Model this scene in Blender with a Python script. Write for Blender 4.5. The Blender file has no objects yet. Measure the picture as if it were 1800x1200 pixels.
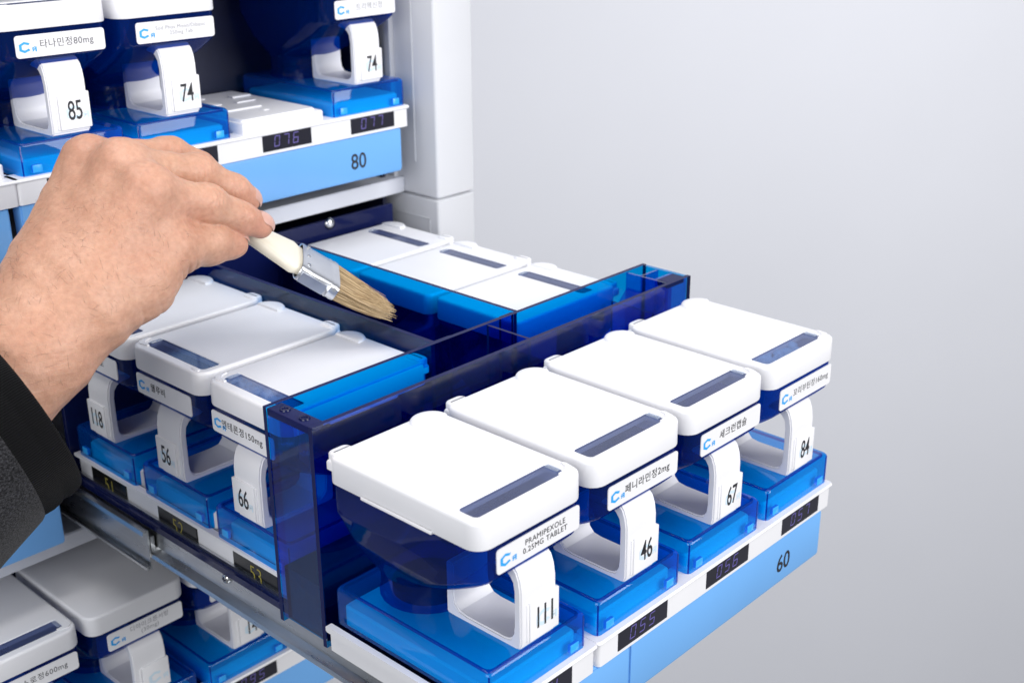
import bpy, bmesh, math, random
import numpy as np
from mathutils import Vector, Matrix

S = 0.001                      # geometry below is written in millimetres
C = bpy.context.scene.collection
scene = bpy.context.scene
random.seed(7)

# ------------------------------------------------------------------ camera
cam_d = bpy.data.cameras.new('camera')
cam = bpy.data.objects.new('camera', cam_d)
C.objects.link(cam)
scene.camera = cam
Rc = Matrix(((0.68103839, 0.27107777, -0.68022317),
             (-0.73223146, 0.24592515, -0.63510464),
             (-0.00487876, 0.93061145, 0.36597614)))
cam.matrix_world = Matrix.Translation(Vector((-286.662, -285.101, 245.234)) * S) @ Rc.to_4x4()
cam_d.sensor_width = 36.0
cam_d.lens = 36.0 * 2178.132 / 1800.0
cam_d.clip_start = 0.01
cam_d.clip_end = 50.0
cam_d.dof.use_dof = True
cam_d.dof.focus_distance = 0.57
cam_d.dof.aperture_fstop = 15.0

# ------------------------------------------------------------------ studio light
W = bpy.data.worlds.new('World')
scene.world = W
W.use_nodes = True
bg = W.node_tree.nodes['Background']
bg.inputs['Color'].default_value = (0.90, 0.93, 1.0, 1)
bg.inputs['Strength'].default_value = 0.17


def area(name, loc, target, sx, sy, power, col=(1, 1, 1)):
    d = bpy.data.lights.new(name, 'AREA')
    d.shape = 'RECTANGLE'
    d.size, d.size_y = sx * S, sy * S
    d.energy = power
    d.color = col
    o = bpy.data.objects.new(name, d)
    C.objects.link(o)
    o.location = Vector(loc) * S
    o.rotation_euler = (Vector(target) - Vector(loc)).to_track_quat('-Z', 'Y').to_euler()
    return o


area('softbox_key', (760, -1750, 640), (300, 250, -40), 1500, 1100, 36.0, (1.0, 0.99, 0.985))
area('softbox_top', (-60, 300, 1000), (60, 240, 0), 500, 500, 5.0, (1.0, 0.99, 0.98))
area('softbox_fill', (-1000, -350, 420), (20, 250, 20), 900, 700, 9.6, (0.97, 0.98, 1.0))
area('softbox_backdrop', (450, -450, 900), (1150, 850, -500), 1000, 800, 4.6, (0.96, 0.96, 1.0))

scene.view_settings.view_transform = 'Standard'
scene.view_settings.look = 'None'
scene.view_settings.exposure = 0.13
scene.view_settings.gamma = 1.0
scene.render.engine = 'CYCLES'
cy = scene.cycles
cy.max_bounces = 14
cy.transparent_max_bounces = 48
cy.diffuse_bounces = 4
cy.glossy_bounces = 5
cy.transmission_bounces = 8
cy.sample_clamp_indirect = 6.0
cy.use_denoising = True

# ------------------------------------------------------------------ materials
MATS = {}


def nt(name):
    m = bpy.data.materials.new(name)
    m.use_nodes = True
    t = m.node_tree
    for n in list(t.nodes):
        if n.type != 'OUTPUT_MATERIAL':
            t.nodes.remove(n)
    MATS[name] = m
    return m, t, t.nodes['Material Output']


def lk(t, a, b):
    t.links.new(a, b)


def coords(t, scale=1.0, kind='Object'):
    tc = t.nodes.new('ShaderNodeTexCoord')
    mp = t.nodes.new('ShaderNodeMapping')
    mp.inputs['Scale'].default_value = (scale, scale, scale) if not isinstance(scale, tuple) else scale
    lk(t, tc.outputs[kind], mp.inputs['Vector'])
    return mp.outputs['Vector']


def noise(t, vec, scale, detail=3.0, rough=0.55):
    n = t.nodes.new('ShaderNodeTexNoise')
    n.inputs['Scale'].default_value = scale
    n.inputs['Detail'].default_value = detail
    n.inputs['Roughness'].default_value = rough
    lk(t, vec, n.inputs['Vector'])
    return n.outputs['Fac']


def ramp(t, fac, a, b, c0, c1):
    r = t.nodes.new('ShaderNodeValToRGB')
    r.color_ramp.elements[0].position = a
    r.color_ramp.elements[1].position = b
    r.color_ramp.elements[0].color = (*c0, 1)
    r.color_ramp.elements[1].color = (*c1, 1)
    lk(t, fac, r.inputs['Fac'])
    return r.outputs['Color']


def mrange(t, fac, lo, hi):
    r = t.nodes.new('ShaderNodeMapRange')
    r.inputs['To Min'].default_value = lo
    r.inputs['To Max'].default_value = hi
    lk(t, fac, r.inputs['Value'])
    return r.outputs['Result']


def bump(t, h, strength, dist, prev=None):
    b = t.nodes.new('ShaderNodeBump')
    b.inputs['Strength'].default_value = strength
    b.inputs['Distance'].default_value = dist
    lk(t, h, b.inputs['Height'])
    if prev is not None:
        lk(t, prev, b.inputs['Normal'])
    return b.outputs['Normal']


def solid(name, col, rough=0.4, var=0.04, nscale=60.0, metal=0.0, spec=0.5, bstr=0.05, bscale=1500.0, coat=0.0, sss=0.0):
    m, t, out = nt(name)
    p = t.nodes.new('ShaderNodeBsdfPrincipled')
    v = coords(t)
    f = noise(t, v, nscale)
    c0 = tuple(max(0, x * (1 - var)) for x in col)
    c1 = tuple(min(1, x * (1 + var)) for x in col)
    lk(t, ramp(t, f, 0.3, 0.7, c0, c1), p.inputs['Base Color'])
    lk(t, mrange(t, noise(t, v, nscale * 2.3), rough * 0.85, min(1, rough * 1.15)), p.inputs['Roughness'])
    p.inputs['Metallic'].default_value = metal
    p.inputs['Specular IOR Level'].default_value = spec
    p.inputs['Coat Weight'].default_value = coat
    if sss:
        p.inputs['Subsurface Weight'].default_value = sss
        p.inputs['Subsurface Radius'].default_value = (1.0, 1.0, 1.0)
        p.inputs['Subsurface Scale'].default_value = 0.002
    if bstr:
        lk(t, bump(t, noise(t, v, bscale, 2.0), bstr, 0.0002), p.inputs['Normal'])
    lk(t, p.outputs['BSDF'], out.inputs['Surface'])
    return m


def clear(name, tint, body, body_w, rough=0.03, ior=1.5, spec_col=(1, 1, 1), gloss=0.75):
    """tinted clear plastic: straight tinted transmission, Fresnel gloss, a little body scatter"""
    m, t, out = nt(name)
    v = coords(t)
    tr = t.nodes.new('ShaderNodeBsdfTransparent')
    tr.inputs['Color'].default_value = (*tint, 1)
    df = t.nodes.new('ShaderNodeBsdfDiffuse')
    tl = t.nodes.new('ShaderNodeBsdfTranslucent')
    f = noise(t, v, 25.0)
    bc = ramp(t, f, 0.3, 0.7, tuple(x * 0.9 for x in body), tuple(min(1, x * 1.1) for x in body))
    lk(t, bc, df.inputs['Color'])
    lk(t, bc, tl.inputs['Color'])
    m1 = t.nodes.new('ShaderNodeMixShader')
    m1.inputs['Fac'].default_value = 0.5
    lk(t, df.outputs[0], m1.inputs[1])
    lk(t, tl.outputs[0], m1.inputs[2])
    m2 = t.nodes.new('ShaderNodeMixShader')
    m2.inputs['Fac'].default_value = body_w
    lk(t, tr.outputs[0], m2.inputs[1])
    lk(t, m1.outputs[0], m2.inputs[2])
    gl = t.nodes.new('ShaderNodeBsdfGlossy')
    gl.inputs['Color'].default_value = (*spec_col, 1)
    lk(t, mrange(t, noise(t, v, 90.0), rough * 0.7, rough * 1.3), gl.inputs['Roughness'])
    nb = bump(t, noise(t, v, 40.0, 1.0), 0.06, 0.001)
    lk(t, nb, gl.inputs['Normal'])
    fr = t.nodes.new('ShaderNodeFresnel')
    ge = t.nodes.new('ShaderNodeNewGeometry')
    mi = t.nodes.new('ShaderNodeMapRange')          # same reflectance from both sides of a face
    mi.inputs['To Min'].default_value = ior
    mi.inputs['To Max'].default_value = 1.0 / ior
    lk(t, ge.outputs['Backfacing'], mi.inputs['Value'])
    lk(t, mi.outputs['Result'], fr.inputs['IOR'])
    m3 = t.nodes.new('ShaderNodeMixShader')
    ml = t.nodes.new('ShaderNodeMath')
    ml.operation = 'MULTIPLY'
    ml.inputs[1].default_value = gloss
    lk(t, fr.outputs[0], ml.inputs[0])
    lk(t, ml.outputs[0], m3.inputs['Fac'])
    lk(t, m2.outputs[0], m3.inputs[1])
    lk(t, gl.outputs[0], m3.inputs[2])
    lk(t, m3.outputs[0], out.inputs['Surface'])
    return m


solid('white_plastic', (0.80, 0.80, 0.825), 0.38, 0.012, 40, bstr=0.04)
solid('white_label', (0.80, 0.80, 0.82), 0.45, 0.01, 60, bstr=0.0)
solid('post_paint', (0.66, 0.67, 0.70), 0.42, 0.012, 20, bstr=0.05)
solid('shelf_paint', (0.66, 0.68, 0.74), 0.35, 0.03, 20, bstr=0.05)
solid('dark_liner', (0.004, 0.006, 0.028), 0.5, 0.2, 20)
solid('panel_blue', (0.17, 0.43, 0.84), 0.22, 0.03, 12, bstr=0.02)
solid('display_black', (0.022, 0.022, 0.032), 0.12, 0.1, 30, bstr=0.0)
solid('display_smoke', (0.010, 0.010, 0.010), 0.16, 0.1, 30, bstr=0.0)
solid('segment_violet', (0.14, 0.115, 0.38), 0.4, 0.05, 60, bstr=0.0)
solid('pill_coat', (0.42, 0.80, 1.0), 0.4, 0.03, 60, bstr=0.0)
solid('digit_yellow', (0.36, 0.31, 0.05), 0.5, 0.05, 60, bstr=0.0)
solid('ink_black', (0.015, 0.015, 0.02), 0.6, 0.1, 60, bstr=0.0)
solid('ink_grey', (0.10, 0.10, 0.11), 0.6, 0.1, 60, bstr=0.0)
solid('ink_pale', (0.35, 0.35, 0.37), 0.6, 0.1, 60, bstr=0.0)
solid('logo_blue', (0.02, 0.36, 0.83), 0.5, 0.05, 60, bstr=0.0)
solid('logo_ghost', (0.62, 0.76, 0.86), 0.5, 0.03, 60, bstr=0.0)
solid('navy_plastic', (0.006, 0.010, 0.060), 0.14, 0.1, 20, bstr=0.02, spec=0.3)
solid('edge_refraction_dark', (0.008, 0.012, 0.075), 0.45, 0.1, 30, bstr=0.0, spec=0.2)  # dark colour painted in for internal refraction at the clear walls' edges
solid('brush_cream', (0.78, 0.73, 0.60), 0.33, 0.03, 40, bstr=0.08, bscale=500)
solid('wall_paint', (0.845, 0.86, 0.915), 0.85, 0.012, 3.0, bstr=0.03, bscale=300)
solid('fingernail', (0.58, 0.345, 0.285), 0.30, 0.04, 200, bstr=0.0, sss=0.3)
solid('hair_dark', (0.05, 0.032, 0.022), 0.5, 0.2, 200, bstr=0.0)
clear('clear_blue', (0.012, 0.66, 0.995), (0.003, 0.22, 1.0), 0.24)
clear('hopper_blue', (0.01, 0.22, 0.66), (0.002, 0.050, 0.36), 0.28, gloss=0.42)
clear('divider_blue', (0.004, 0.60, 0.92), (0.001, 0.02, 0.30), 0.012, gloss=0.95)
clear('window_pane', (0.50, 0.56, 0.74), (0.20, 0.25, 0.47), 0.45, rough=0.05)  # pale body colour stands in for the bright room's reflection
clear('catch_clear', (0.85, 0.9, 0.95), (0.7, 0.75, 0.85), 0.35, rough=0.05)


def metal_mat(name, col, rough, sc):
    m, t, out = nt(name)
    p = t.nodes.new('ShaderNodeBsdfPrincipled')
    v = coords(t, sc)
    f = noise(t, v, 60.0, 4.0)
    lk(t, ramp(t, f, 0.3, 0.7, tuple(x * 0.85 for x in col), col), p.inputs['Base Color'])
    lk(t, mrange(t, f, rough * 0.7, rough * 1.4), p.inputs['Roughness'])
    p.inputs['Metallic'].default_value = 1.0
    lk(t, bump(t, noise(t, v, 400.0), 0.08, 0.0002), p.inputs['Normal'])
    lk(t, p.outputs[0], out.inputs['Surface'])
    return m


metal_mat('rail_steel', (0.62, 0.64, 0.66), 0.28, (4.0, 0.6, 4.0))
metal_mat('screw_steel', (0.72, 0.73, 0.74), 0.18, 1.0)
metal_mat('ferrule_tin', (0.74, 0.76, 0.80), 0.30, (1.0, 1.0, 1.0))


def bristle_mat():
    m, t, out = nt('bristle')
    p = t.nodes.new('ShaderNodeBsdfPrincipled')
    oi = t.nodes.new('ShaderNodeNewGeometry')
    c = ramp(t, oi.outputs['Random Per Island'], 0.0, 1.0, (0.26, 0.165, 0.08), (0.74, 0.57, 0.34))
    lk(t, c, p.inputs['Base Color'])
    p.inputs['Roughness'].default_value = 0.5
    lk(t, p.outputs[0], out.inputs['Surface'])


bristle_mat()


def skin_mat():
    m, t, out = nt('skin')
    p = t.nodes.new('ShaderNodeBsdfPrincipled')
    v = coords(t)
    base = ramp(t, noise(t, v, 22.0, 4.0), 0.32, 0.70, (0.535, 0.285, 0.190), (0.625, 0.370, 0.258))
    red = t.nodes.new('ShaderNodeVertexColor')
    red.layer_name = 'tone'
    sep = t.nodes.new('ShaderNodeSeparateColor')
    lk(t, red.outputs['Color'], sep.inputs['Color'])
    mx = t.nodes.new('ShaderNodeMix')
    mx.data_type = 'RGBA'
    lk(t, sep.outputs[0], mx.inputs['Factor'])
    lk(t, base, mx.inputs['A'])
    mx.inputs['B'].default_value = (0.56, 0.245, 0.175, 1)
    fine = ramp(t, noise(t, v, 420.0, 3.0), 0.25, 0.75, (0.81, 0.76, 0.74), (1, 1, 1))
    mu = t.nodes.new('ShaderNodeMix')
    mu.data_type = 'RGBA'
    mu.blend_type = 'MULTIPLY'
    mu.inputs['Factor'].default_value = 1.0
    lk(t, mx.outputs['Result'], mu.inputs['A'])
    lk(t, fine, mu.inputs['B'])
    lk(t, mu.outputs['Result'], p.inputs['Base Color'])
    lk(t, mrange(t, noise(t, v, 300.0), 0.42, 0.58), p.inputs['Roughness'])
    p.inputs['Specular IOR Level'].default_value = 0.45
    p.inputs['Subsurface Weight'].default_value = 0.35
    p.inputs['Subsurface Radius'].default_value = (1.0, 0.35, 0.2)
    p.inputs['Subsurface Scale'].default_value = 0.0022
    vo = t.nodes.new('ShaderNodeTexVoronoi')
    vo.feature = 'DISTANCE_TO_EDGE'
    vo.inputs['Scale'].default_value = 900.0
    lk(t, v, vo.inputs['Vector'])
    n1 = bump(t, vo.outputs['Distance'], 0.30, 0.0004)
    # stretched creases running across the hand
    v2 = coords(t, (180.0, 420.0, 700.0))
    n2 = bump(t, noise(t, v2, 1.0, 4.0), 0.34, 0.0006, n1)
    n3 = bump(t, noise(t, v, 90.0, 3.0), 0.10, 0.0008, n2)
    lk(t, n3, p.inputs['Normal'])
    lk(t, p.outputs[0], out.inputs['Surface'])


skin_mat()


def knit(name, c0, c1, rib):
    m, t, out = nt(name)
    p = t.nodes.new('ShaderNodeBsdfPrincipled')
    v = coords(t, 1.0, 'UV' if rib else 'Object')
    if rib:
        w = t.nodes.new('ShaderNodeTexWave')
        w.bands_direction = 'X'
        w.inputs['Scale'].default_value = 75.0
        w.inputs['Distortion'].default_value = 0.6
        w.inputs['Detail'].default_value = 2.0
        lk(t, v, w.inputs['Vector'])
        h = w.outputs['Fac']
        col = ramp(t, h, 0.0, 1.0, c0, c1)
    else:
        v3 = coords(t, (1.0, 1.0, 1.9))
        h = noise(t, v3, 1150.0, 3.0, 0.7)
        col = ramp(t, h, 0.44, 0.66, c0, c1)
    lk(t, col, p.inputs['Base Color'])
    p.inputs['Roughness'].default_value = 0.95
    p.inputs['Sheen Weight'].default_value = 0.03 if rib else 0.12
    p.inputs['Specular IOR Level'].default_value = 0.1
    n1 = bump(t, h, 0.7, 0.0008)
    lk(t, bump(t, noise(t, coords(t), 60.0, 1.0), 0.2, 0.003, n1), p.inputs['Normal'])
    lk(t, p.outputs[0], out.inputs['Surface'])


knit('knit_black', (0.0025, 0.0025, 0.003), (0.005, 0.005, 0.006), True)
knit('fabric_grey', (0.003, 0.003, 0.004), (0.055, 0.055, 0.062), False)


# ------------------------------------------------------------------ mesh helpers
class MB:
    def __init__(s):
        s.v, s.f, s.mi = [], [], []

    def add(s, vs, fs, mi=0):
        b = len(s.v)
        s.v += [tuple(p) for p in vs]
        s.f += [tuple(i + b for i in f) for f in fs]
        s.mi += [mi] * len(fs)
        return s

    def loft(s, loops, cap0=True, cap1=True, mi=0, closed=True):
        n = len(loops[0])
        vs = [p for L in loops for p in L]
        fs = []
        for k in range(len(loops) - 1):
            for i in range(n if closed else n - 1):
                j = (i + 1) % n
                fs.append((k * n + i, k * n + j, (k + 1) * n + j, (k + 1) * n + i))
        if cap0:
            fs.append(tuple(range(n - 1, -1, -1)))
        if cap1:
            fs.append(tuple((len(loops) - 1) * n + i for i in range(n)))
        return s.add(vs, fs, mi)

    def box(s, x0, x1, y0, y1, z0, z1, b=0.0, mi=0):
        if b <= 0:
            vs = [(x, y, z) for z in (z0, z1) for x, y in ((x0, y0), (x1, y0), (x1, y1), (x0, y1))]
            return s.add(vs, [(3, 2, 1, 0), (4, 5, 6, 7), (0, 1, 5, 4), (1, 2, 6, 5), (2, 3, 7, 6), (3, 0, 4, 7)], mi)
        R = lambda i: rrect(x0 + i, x1 - i, y0 + i, y1 - i, b, 3)
        L = [[(x, y, z0) for x, y in R(b * .6)], [(x, y, z0 + b * .6) for x, y in R(0)],
             [(x, y, z1 - b) for x, y in R(0)], [(x, y, z1 - b * .3) for x, y in R(b * .3)], [(x, y, z1) for x, y in R(b)]]
        return s.loft(L, mi=mi)

    def tube(s, pts, rads, n=10, mi=0, caps=True):
        loops = []
        up = Vector((0.123, 0.35, 0.9))
        P = [Vector(p) for p in pts]
        for i, p in enumerate(P):
            d = (P[min(i + 1, len(P) - 1)] - P[max(i - 1, 0)]).normalized()
            a = d.cross(up).normalized()
            b = d.cross(a)
            r = rads[i] if isinstance(rads, (list, tuple)) else rads
            loops.append([p + (a * math.cos(2 * math.pi * k / n) - b * math.sin(2 * math.pi * k / n)) * r for k in range(n)])
        return s.loft(loops, caps, caps, mi)

    def mesh(s, name, mats, smooth=35, bevel=0.0):
        me = bpy.data.meshes.new(name)
        me.from_pydata([(x * S, y * S, z * S) for x, y, z in s.v], [], s.f)
        for m in (mats if isinstance(mats, (list, tuple)) else [mats]):
            me.materials.append(MATS[m])
        me.polygons.foreach_set('material_index', s.mi)
        bm = bmesh.new()
        bm.from_mesh(me)
        bmesh.ops.recalc_face_normals(bm, faces=bm.faces)
        if bevel:
            es = [e for e in bm.edges if len(e.link_faces) == 2 and e.calc_face_angle(0) > math.radians(40)]
            bmesh.ops.bevel(bm, geom=es, offset=bevel * S, segments=2, affect='EDGES', clamp_overlap=True)
        bm.to_mesh(me)
        bm.free()
        if smooth:
            me.polygons.foreach_set('use_smooth', [True] * len(me.polygons))
            me.set_sharp_from_angle(angle=math.radians(smooth))
        me.update()
        return me


def rrect(x0, x1, y0, y1, r, k=5):
    if not isinstance(r, (list, tuple)):
        r = (r,) * 4
    out = []
    for (cx, cy, a0), rr in zip(((x1, y0, -90), (x1, y1, 0), (x0, y1, 90), (x0, y0, 180)), r):
        rr = max(rr, 0.02)
        px = cx - rr if cx == x1 else cx + rr
        py = cy + rr if cy == y0 else cy - rr
        for i in range(k):
            a = math.radians(a0 + 90 * i / (k - 1))
            out.append((px + rr * math.cos(a), py + rr * math.sin(a)))
    return out


def circ(cx, cy, r, k=5, ry=None):
    out = []
    for q in range(4):
        for i in range(k):
            a = math.radians(-90 + 90 * q + 90 * (i + .02) / (k - 1) * .98)
            out.append((cx + r * math.cos(a), cy + (ry or r) * math.sin(a)))
    return out


def z3(loop, z):
    return [(x, y, z) for x, y in loop]


def link(name, me, parent=None, loc=(0, 0, 0), rot=0.0):
    o = bpy.data.objects.new(name, me)
    C.objects.link(o)
    o.location = Vector(loc) * S
    o.rotation_euler = (0, 0, rot)
    if parent is not None:
        o.parent = parent
    return o


def thing(name, label, cat, loc=(0, 0, 0), rot=0.0, group=None):
    o = link(name, None, None, loc, rot)
    o.empty_display_size = 0.01
    o['label'], o['category'] = label, cat
    if group:
        o['group'] = group
    return o


def text_mesh(s, size, mat, sx=1.0, bold=0.0, space=1.0, shear=0.0, line=1.0, align='CENTER'):
    cu = bpy.data.curves.new('lettering', 'FONT')
    cu.body = s
    cu.size = size * S
    cu.align_x = align
    cu.align_y = 'CENTER'
    cu.space_character = space
    cu.space_line = line
    cu.shear = shear
    cu.offset = bold * S
    cu.resolution_u = 3
    cu.extrude = 0.06 * S
    o = bpy.data.objects.new('lettering', cu)
    C.objects.link(o)
    dg = bpy.context.evaluated_depsgraph_get()
    me = bpy.data.meshes.new_from_object(o.evaluated_get(dg))
    bpy.data.objects.remove(o)
    me.transform(Matrix(((sx, 0, 0, 0), (0, 0, -1, 0), (0, 1, 0, 0), (0, 0, 0, 1))))   # stand up, facing -Y
    me.materials.clear()
    me.materials.append(MATS[mat])
    return me


def flat_text(s, size, mat, parent, name, loc, rot=0.0, **k):
    return link(name, text_mesh(s, size, mat, **k), parent, loc, rot)


def extrude_poly(poly, z0, z1, mat, axis='x', bevel=0.0, smooth=35, name='part'):
    """poly in a plane, extruded along an axis; axis x: poly=(y,z); axis y: poly=(x,z)"""
    if axis == 'x':
        A = [(z0, a, b) for a, b in poly]
        B = [(z1, a, b) for a, b in poly]
    elif axis == 'y':
        A = [(a, z0, b) for a, b in poly]
        B = [(a, z1, b) for a, b in poly]
    else:
        A = [(a, b, z0) for a, b in poly]
        B = [(a, b, z1) for a, b in poly]
    return MB().loft([A, B]).mesh(name, mat, smooth, bevel)


def merge_meshes(name, parts):
    """join meshes (list of mesh) into one mesh, keeping the materials"""
    bm = bmesh.new()
    mats = []
    for me in parts:
        idx = []
        for m in me.materials:
            if m not in mats:
                mats.append(m)
            idx.append(mats.index(m))
        n0 = len(bm.faces)
        bm.from_mesh(me)
        bm.faces.ensure_lookup_table()
        for f in bm.faces[n0:]:
            f.material_index = idx[f.material_index] if f.material_index < len(idx) else 0
    out = bpy.data.meshes.new(name)
    for m in mats:
        out.materials.append(m)
    bm.to_mesh(out)
    bm.free()
    out.set_sharp_from_angle(angle=math.radians(35))
    return out


def mirror_mesh(me):
    m2 = me.copy()
    m2.transform(Matrix.Translation((62.3 * S, 0, 0)) @ Matrix.Diagonal((-1, 1, 1, 1)))
    m2.flip_normals()
    return m2


# ------------------------------------------------------------------ cassette prototypes
def ring_fill(name, outer, inner, z, mat):
    bm = bmesh.new()
    es = []
    for L in (outer, inner):
        vs = [bm.verts.new((x * S, y * S, z * S)) for x, y in L]
        es += [bm.edges.new((vs[i], vs[(i + 1) % len(vs)])) for i in range(len(vs))]
    bmesh.ops.triangle_fill(bm, use_beauty=True, edges=es)
    bmesh.ops.recalc_face_normals(bm, faces=bm.faces)
    if sum(f.normal.z for f in bm.faces) < 0:
        bmesh.ops.reverse_faces(bm, faces=bm.faces)
    me = bpy.data.meshes.new(name)
    me.materials.append(MATS[mat])
    bm.to_mesh(me)
    bm.free()
    return me


WIN = {'front': (4.6, 56.2, 6.0, 16.0), 'rear': (5.0, 56.5, 17.0, 26.5)}
LIDR = (7.5, 5, 5, 7.5)


def lid_mesh(kind):
    x0, x1, y0, y1 = WIN[kind]
    R = lambda i: rrect(-0.4 + i, 62.7 - i, 0 + i, 89.0 - i, tuple(max(.8, r - i) for r in (7.5, 5, 5, 7.5)), 7)
    shell = MB()
    shell.loft([z3(R(1.6), 0.3), z3(R(0.15), 0.0), z3(R(0), 0.6), z3(R(0.1), 10.4), z3(R(0.35), 11.4), z3(R(0.8), 11.85), z3(R(1.5), 12.0)],
               False, False)
    win = rrect(x0, x1, y0, y1, 2.0, 7)
    win_o = rrect(x0 - .5, x1 + .5, y0 - .5, y1 + .5, 2.3, 7)
    shell.loft([z3(win_o, 12.0), z3(win, 11.6), z3(win, 8.5)], False, False)
    under = MB().loft([z3(R(1.6), 0.3), z3(R(2.0), 8.5)], False, False)
    m = [shell.mesh('lid', 'white_plastic'), under.mesh('lid', 'white_plastic'),
         ring_fill('lid', R(1.5), win_o, 12.0, 'white_plastic'), ring_fill('lid', R(2.0), win, 8.5, 'white_plastic')]
    ex = MB()
    # hinge ears: a wide round one and a small one along the hinge edge; finger notch ridges on the other edge
    ye, sg = (84.0, 1) if kind == 'front' else (5.0, -1)
    big = [(52.5 + 9.6 * math.cos(a), ye + sg * (-2.5 + 8.6 * math.sin(a))) for a in np.linspace(-0.12, math.pi + 0.12, 21)]
    if sg < 0:
        big = big[::-1]
    cx, cyy = 52.5, ye - sg * 1.5
    ins = lambda L, f: [(cx + (x - cx) * f, cyy + (y - cyy) * f) for x, y in L]
    ex.loft([z3(big, 6.0), z3(big, 11.6), z3(ins(big, .975), 12.4), z3(ins(big, .92), 12.95), z3(ins(big, .82), 13.25), z3(ins(big, .6), 13.35)])
    yb = (83.5, 90.6) if kind == 'front' else (-1.6, 5.5)
    tab = lambda i: rrect(1.2 + i, 12.0 - i, yb[0] + i, yb[1] - i, 2.4, 5)
    ex.loft([z3(tab(0), 8.0), z3(tab(0), 12.0), z3(tab(.25), 12.6), z3(tab(.8), 13.0), z3(tab(1.5), 13.1)])
    ex.box(-0.1, 11.0, yb[0] + .4, yb[1] - .9, 5.0, 9.8, 1.0)
    if kind == 'front':
        # raised corner lip at the front right, shallow ridge at the front left
        lip = [(52.0, 4.6), (57.5, 3.6), (60.5, 5.5), (61.3, 10.0), (60.2, 12.0), (59.0, 8.2), (56.8, 6.3), (52.0, 5.9)]
        ex.loft([z3(lip, 11.5), z3(lip, 12.7)])
        ex.box(4.5, 10.5, 2.6, 4.6, 11.5, 12.45, .5)
    # side flange under the skirt
    ex.box(-1.3, 0.4, 25.0, 67.0, -0.6, 0.9, .5)
    m.append(ex.mesh('lid', 'white_plastic', 50))
    return merge_meshes('lid', m)


def pane_mesh(kind):
    x0, x1, y0, y1 = WIN[kind]
    return MB().loft([z3(rrect(x0 + .05, x1 - .05, y0 + .05, y1 - .05, 1.9, 7), 10.6),
                      z3(rrect(x0 + .05, x1 - .05, y0 + .05, y1 - .05, 1.9, 7), 11.7)], False, True).mesh('window', 'window_pane')


def catch_mesh(kind):
    x0, x1, y0, y1 = WIN[kind]
    b = MB()
    b.box(x1 - 2.6, x1 - .4, y0 + 2.2, y1 - 1.0, 11.72, 12.5, .35)
    return b.mesh('catch', 'catch_clear')


def hopper_mesh():
    K = 7
    b = MB()
    r1 = lambda i, k=(6.5, 4, 4, 6.5): rrect(0.8 + i, 61.5 - i, 0.8 + i, 88.2 - i, k, K)
    L = [z3(r1(0), 1.0), z3(r1(0), -13.8)]
    # front face reaches lower than the sides, then the hull runs back to the neck
    L += [z3(rrect(1.0, 61.3, 1.0, 88.0, (7, 5, 5, 7), K), -15.0)]
    L += [z3(rrect(1.8, 60.5, 4.0, 87.4, (9, 6, 6, 9), K), -18.2)]
    L += [z3(rrect(3.0, 59.3, 11.0, 86.6, (13, 9, 9, 13), K), -24.0)]
    L += [z3(rrect(4.6, 57.7, 20.0, 85.8, (16, 12, 12, 16), K), -30.0)]
    L += [z3(rrect(6.6, 55.7, 28.5, 85.0, (19, 16, 16, 19), K), -35.0)]
    L += [z3(rrect(8.8, 53.5, 36.5, 84.4, (20, 19, 19, 20), K), -39.0)]
    c = lambda r: circ(31, 62.5, r, K)
    L += [z3(c(21.6), -41.2), z3(c(20.9), -42.4), z3(c(20.8), -53.8), z3(c(21.6), -54.2), z3(c(21.6), -55.0)]
    b.loft(L, False, False)
    return b.mesh('hopper', 'hopper_blue', 28)


def rotor_mesh():
    # the dark dispensing rotor that shows inside the neck
    b = MB()
    c = lambda r, z: z3(circ(31, 62.5, r, 7), z)
    b.loft([c(16, -54.6), c(16, -50.5), c(14.5, -49), c(5, -47), c(2, -46.5)])
    return b.mesh('rotor', 'navy_plastic')


def handle_mesh():
    outer = [(15, -18.6), (9, -16.4), (5.2, -16.6), (2.4, -19.2), (0.9, -23), (0.1, -28), (0, -36), (-.1, -51), (0.3, -54.2), (2.2, -55.4), (38, -55.6), (42, -55.4),
             (43, -54), (43, -30)]
    inner = [(38.6, -30), (38.6, -45), (37.8, -49.2), (35.3, -51.7), (31, -52.4), (9.5, -52.4), (6.0, -51.6), (4.4, -49), (4.0, -45), (4.0, -29),
             (4.8, -24.6), (6.8, -22.0), (10, -20.6), (15, -20.2)]
    return extrude_poly(outer + inner, 23.0, 44.5, 'white_plastic', 'x', bevel=0.7, name='handle')


def base_mesh():
    K = 5
    b = MB()
    R = lambda i, r=2.6: rrect(3.0 + i, 63.2 - i, -1.2 + i, 93.5 - i, r, K)
    b.loft([z3(R(0), -73.6), z3(R(0), -57.2), z3(R(.35), -56.1), z3(R(1.1), -55.35), z3(R(2.0), -55.05)], False, True)
    # thickness of the shell shows as a dense line along the upper edges
    b2 = MB()
    b2.loft([z3(R(1.9), -55.9), z3(R(1.9), -57.0), z3(R(2.9), -57.0), z3(R(2.9), -55.9), z3(R(1.9), -55.9)], False, False)
    for cx, cyy in ((4.0, -0.2), (62.2, -0.2), (4.0, 92.5), (62.2, 92.5)):
        b2.box(cx - .3, cx + .3, cyy - .3, cyy + .3, -73.0, -57.2)
    return merge_meshes('base', [b.mesh('base', 'clear_blue', 40), b2.mesh('base', 'base_rim', 40)])


clear('base_rim', (0.004, 0.26, 0.80), (0.002, 0.02, 0.14), 0.25, gloss=.3)


def clip_mesh(x):
    return MB().box(x - 2.8, x + 2.6, -1.4, 0.5, -71.2, -67.2, .3).mesh('clip', 'clip_blue')


solid('clip_blue', (0.03, 0.36, 0.86), 0.25, 0.04, 30, bstr=0.0)


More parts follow.
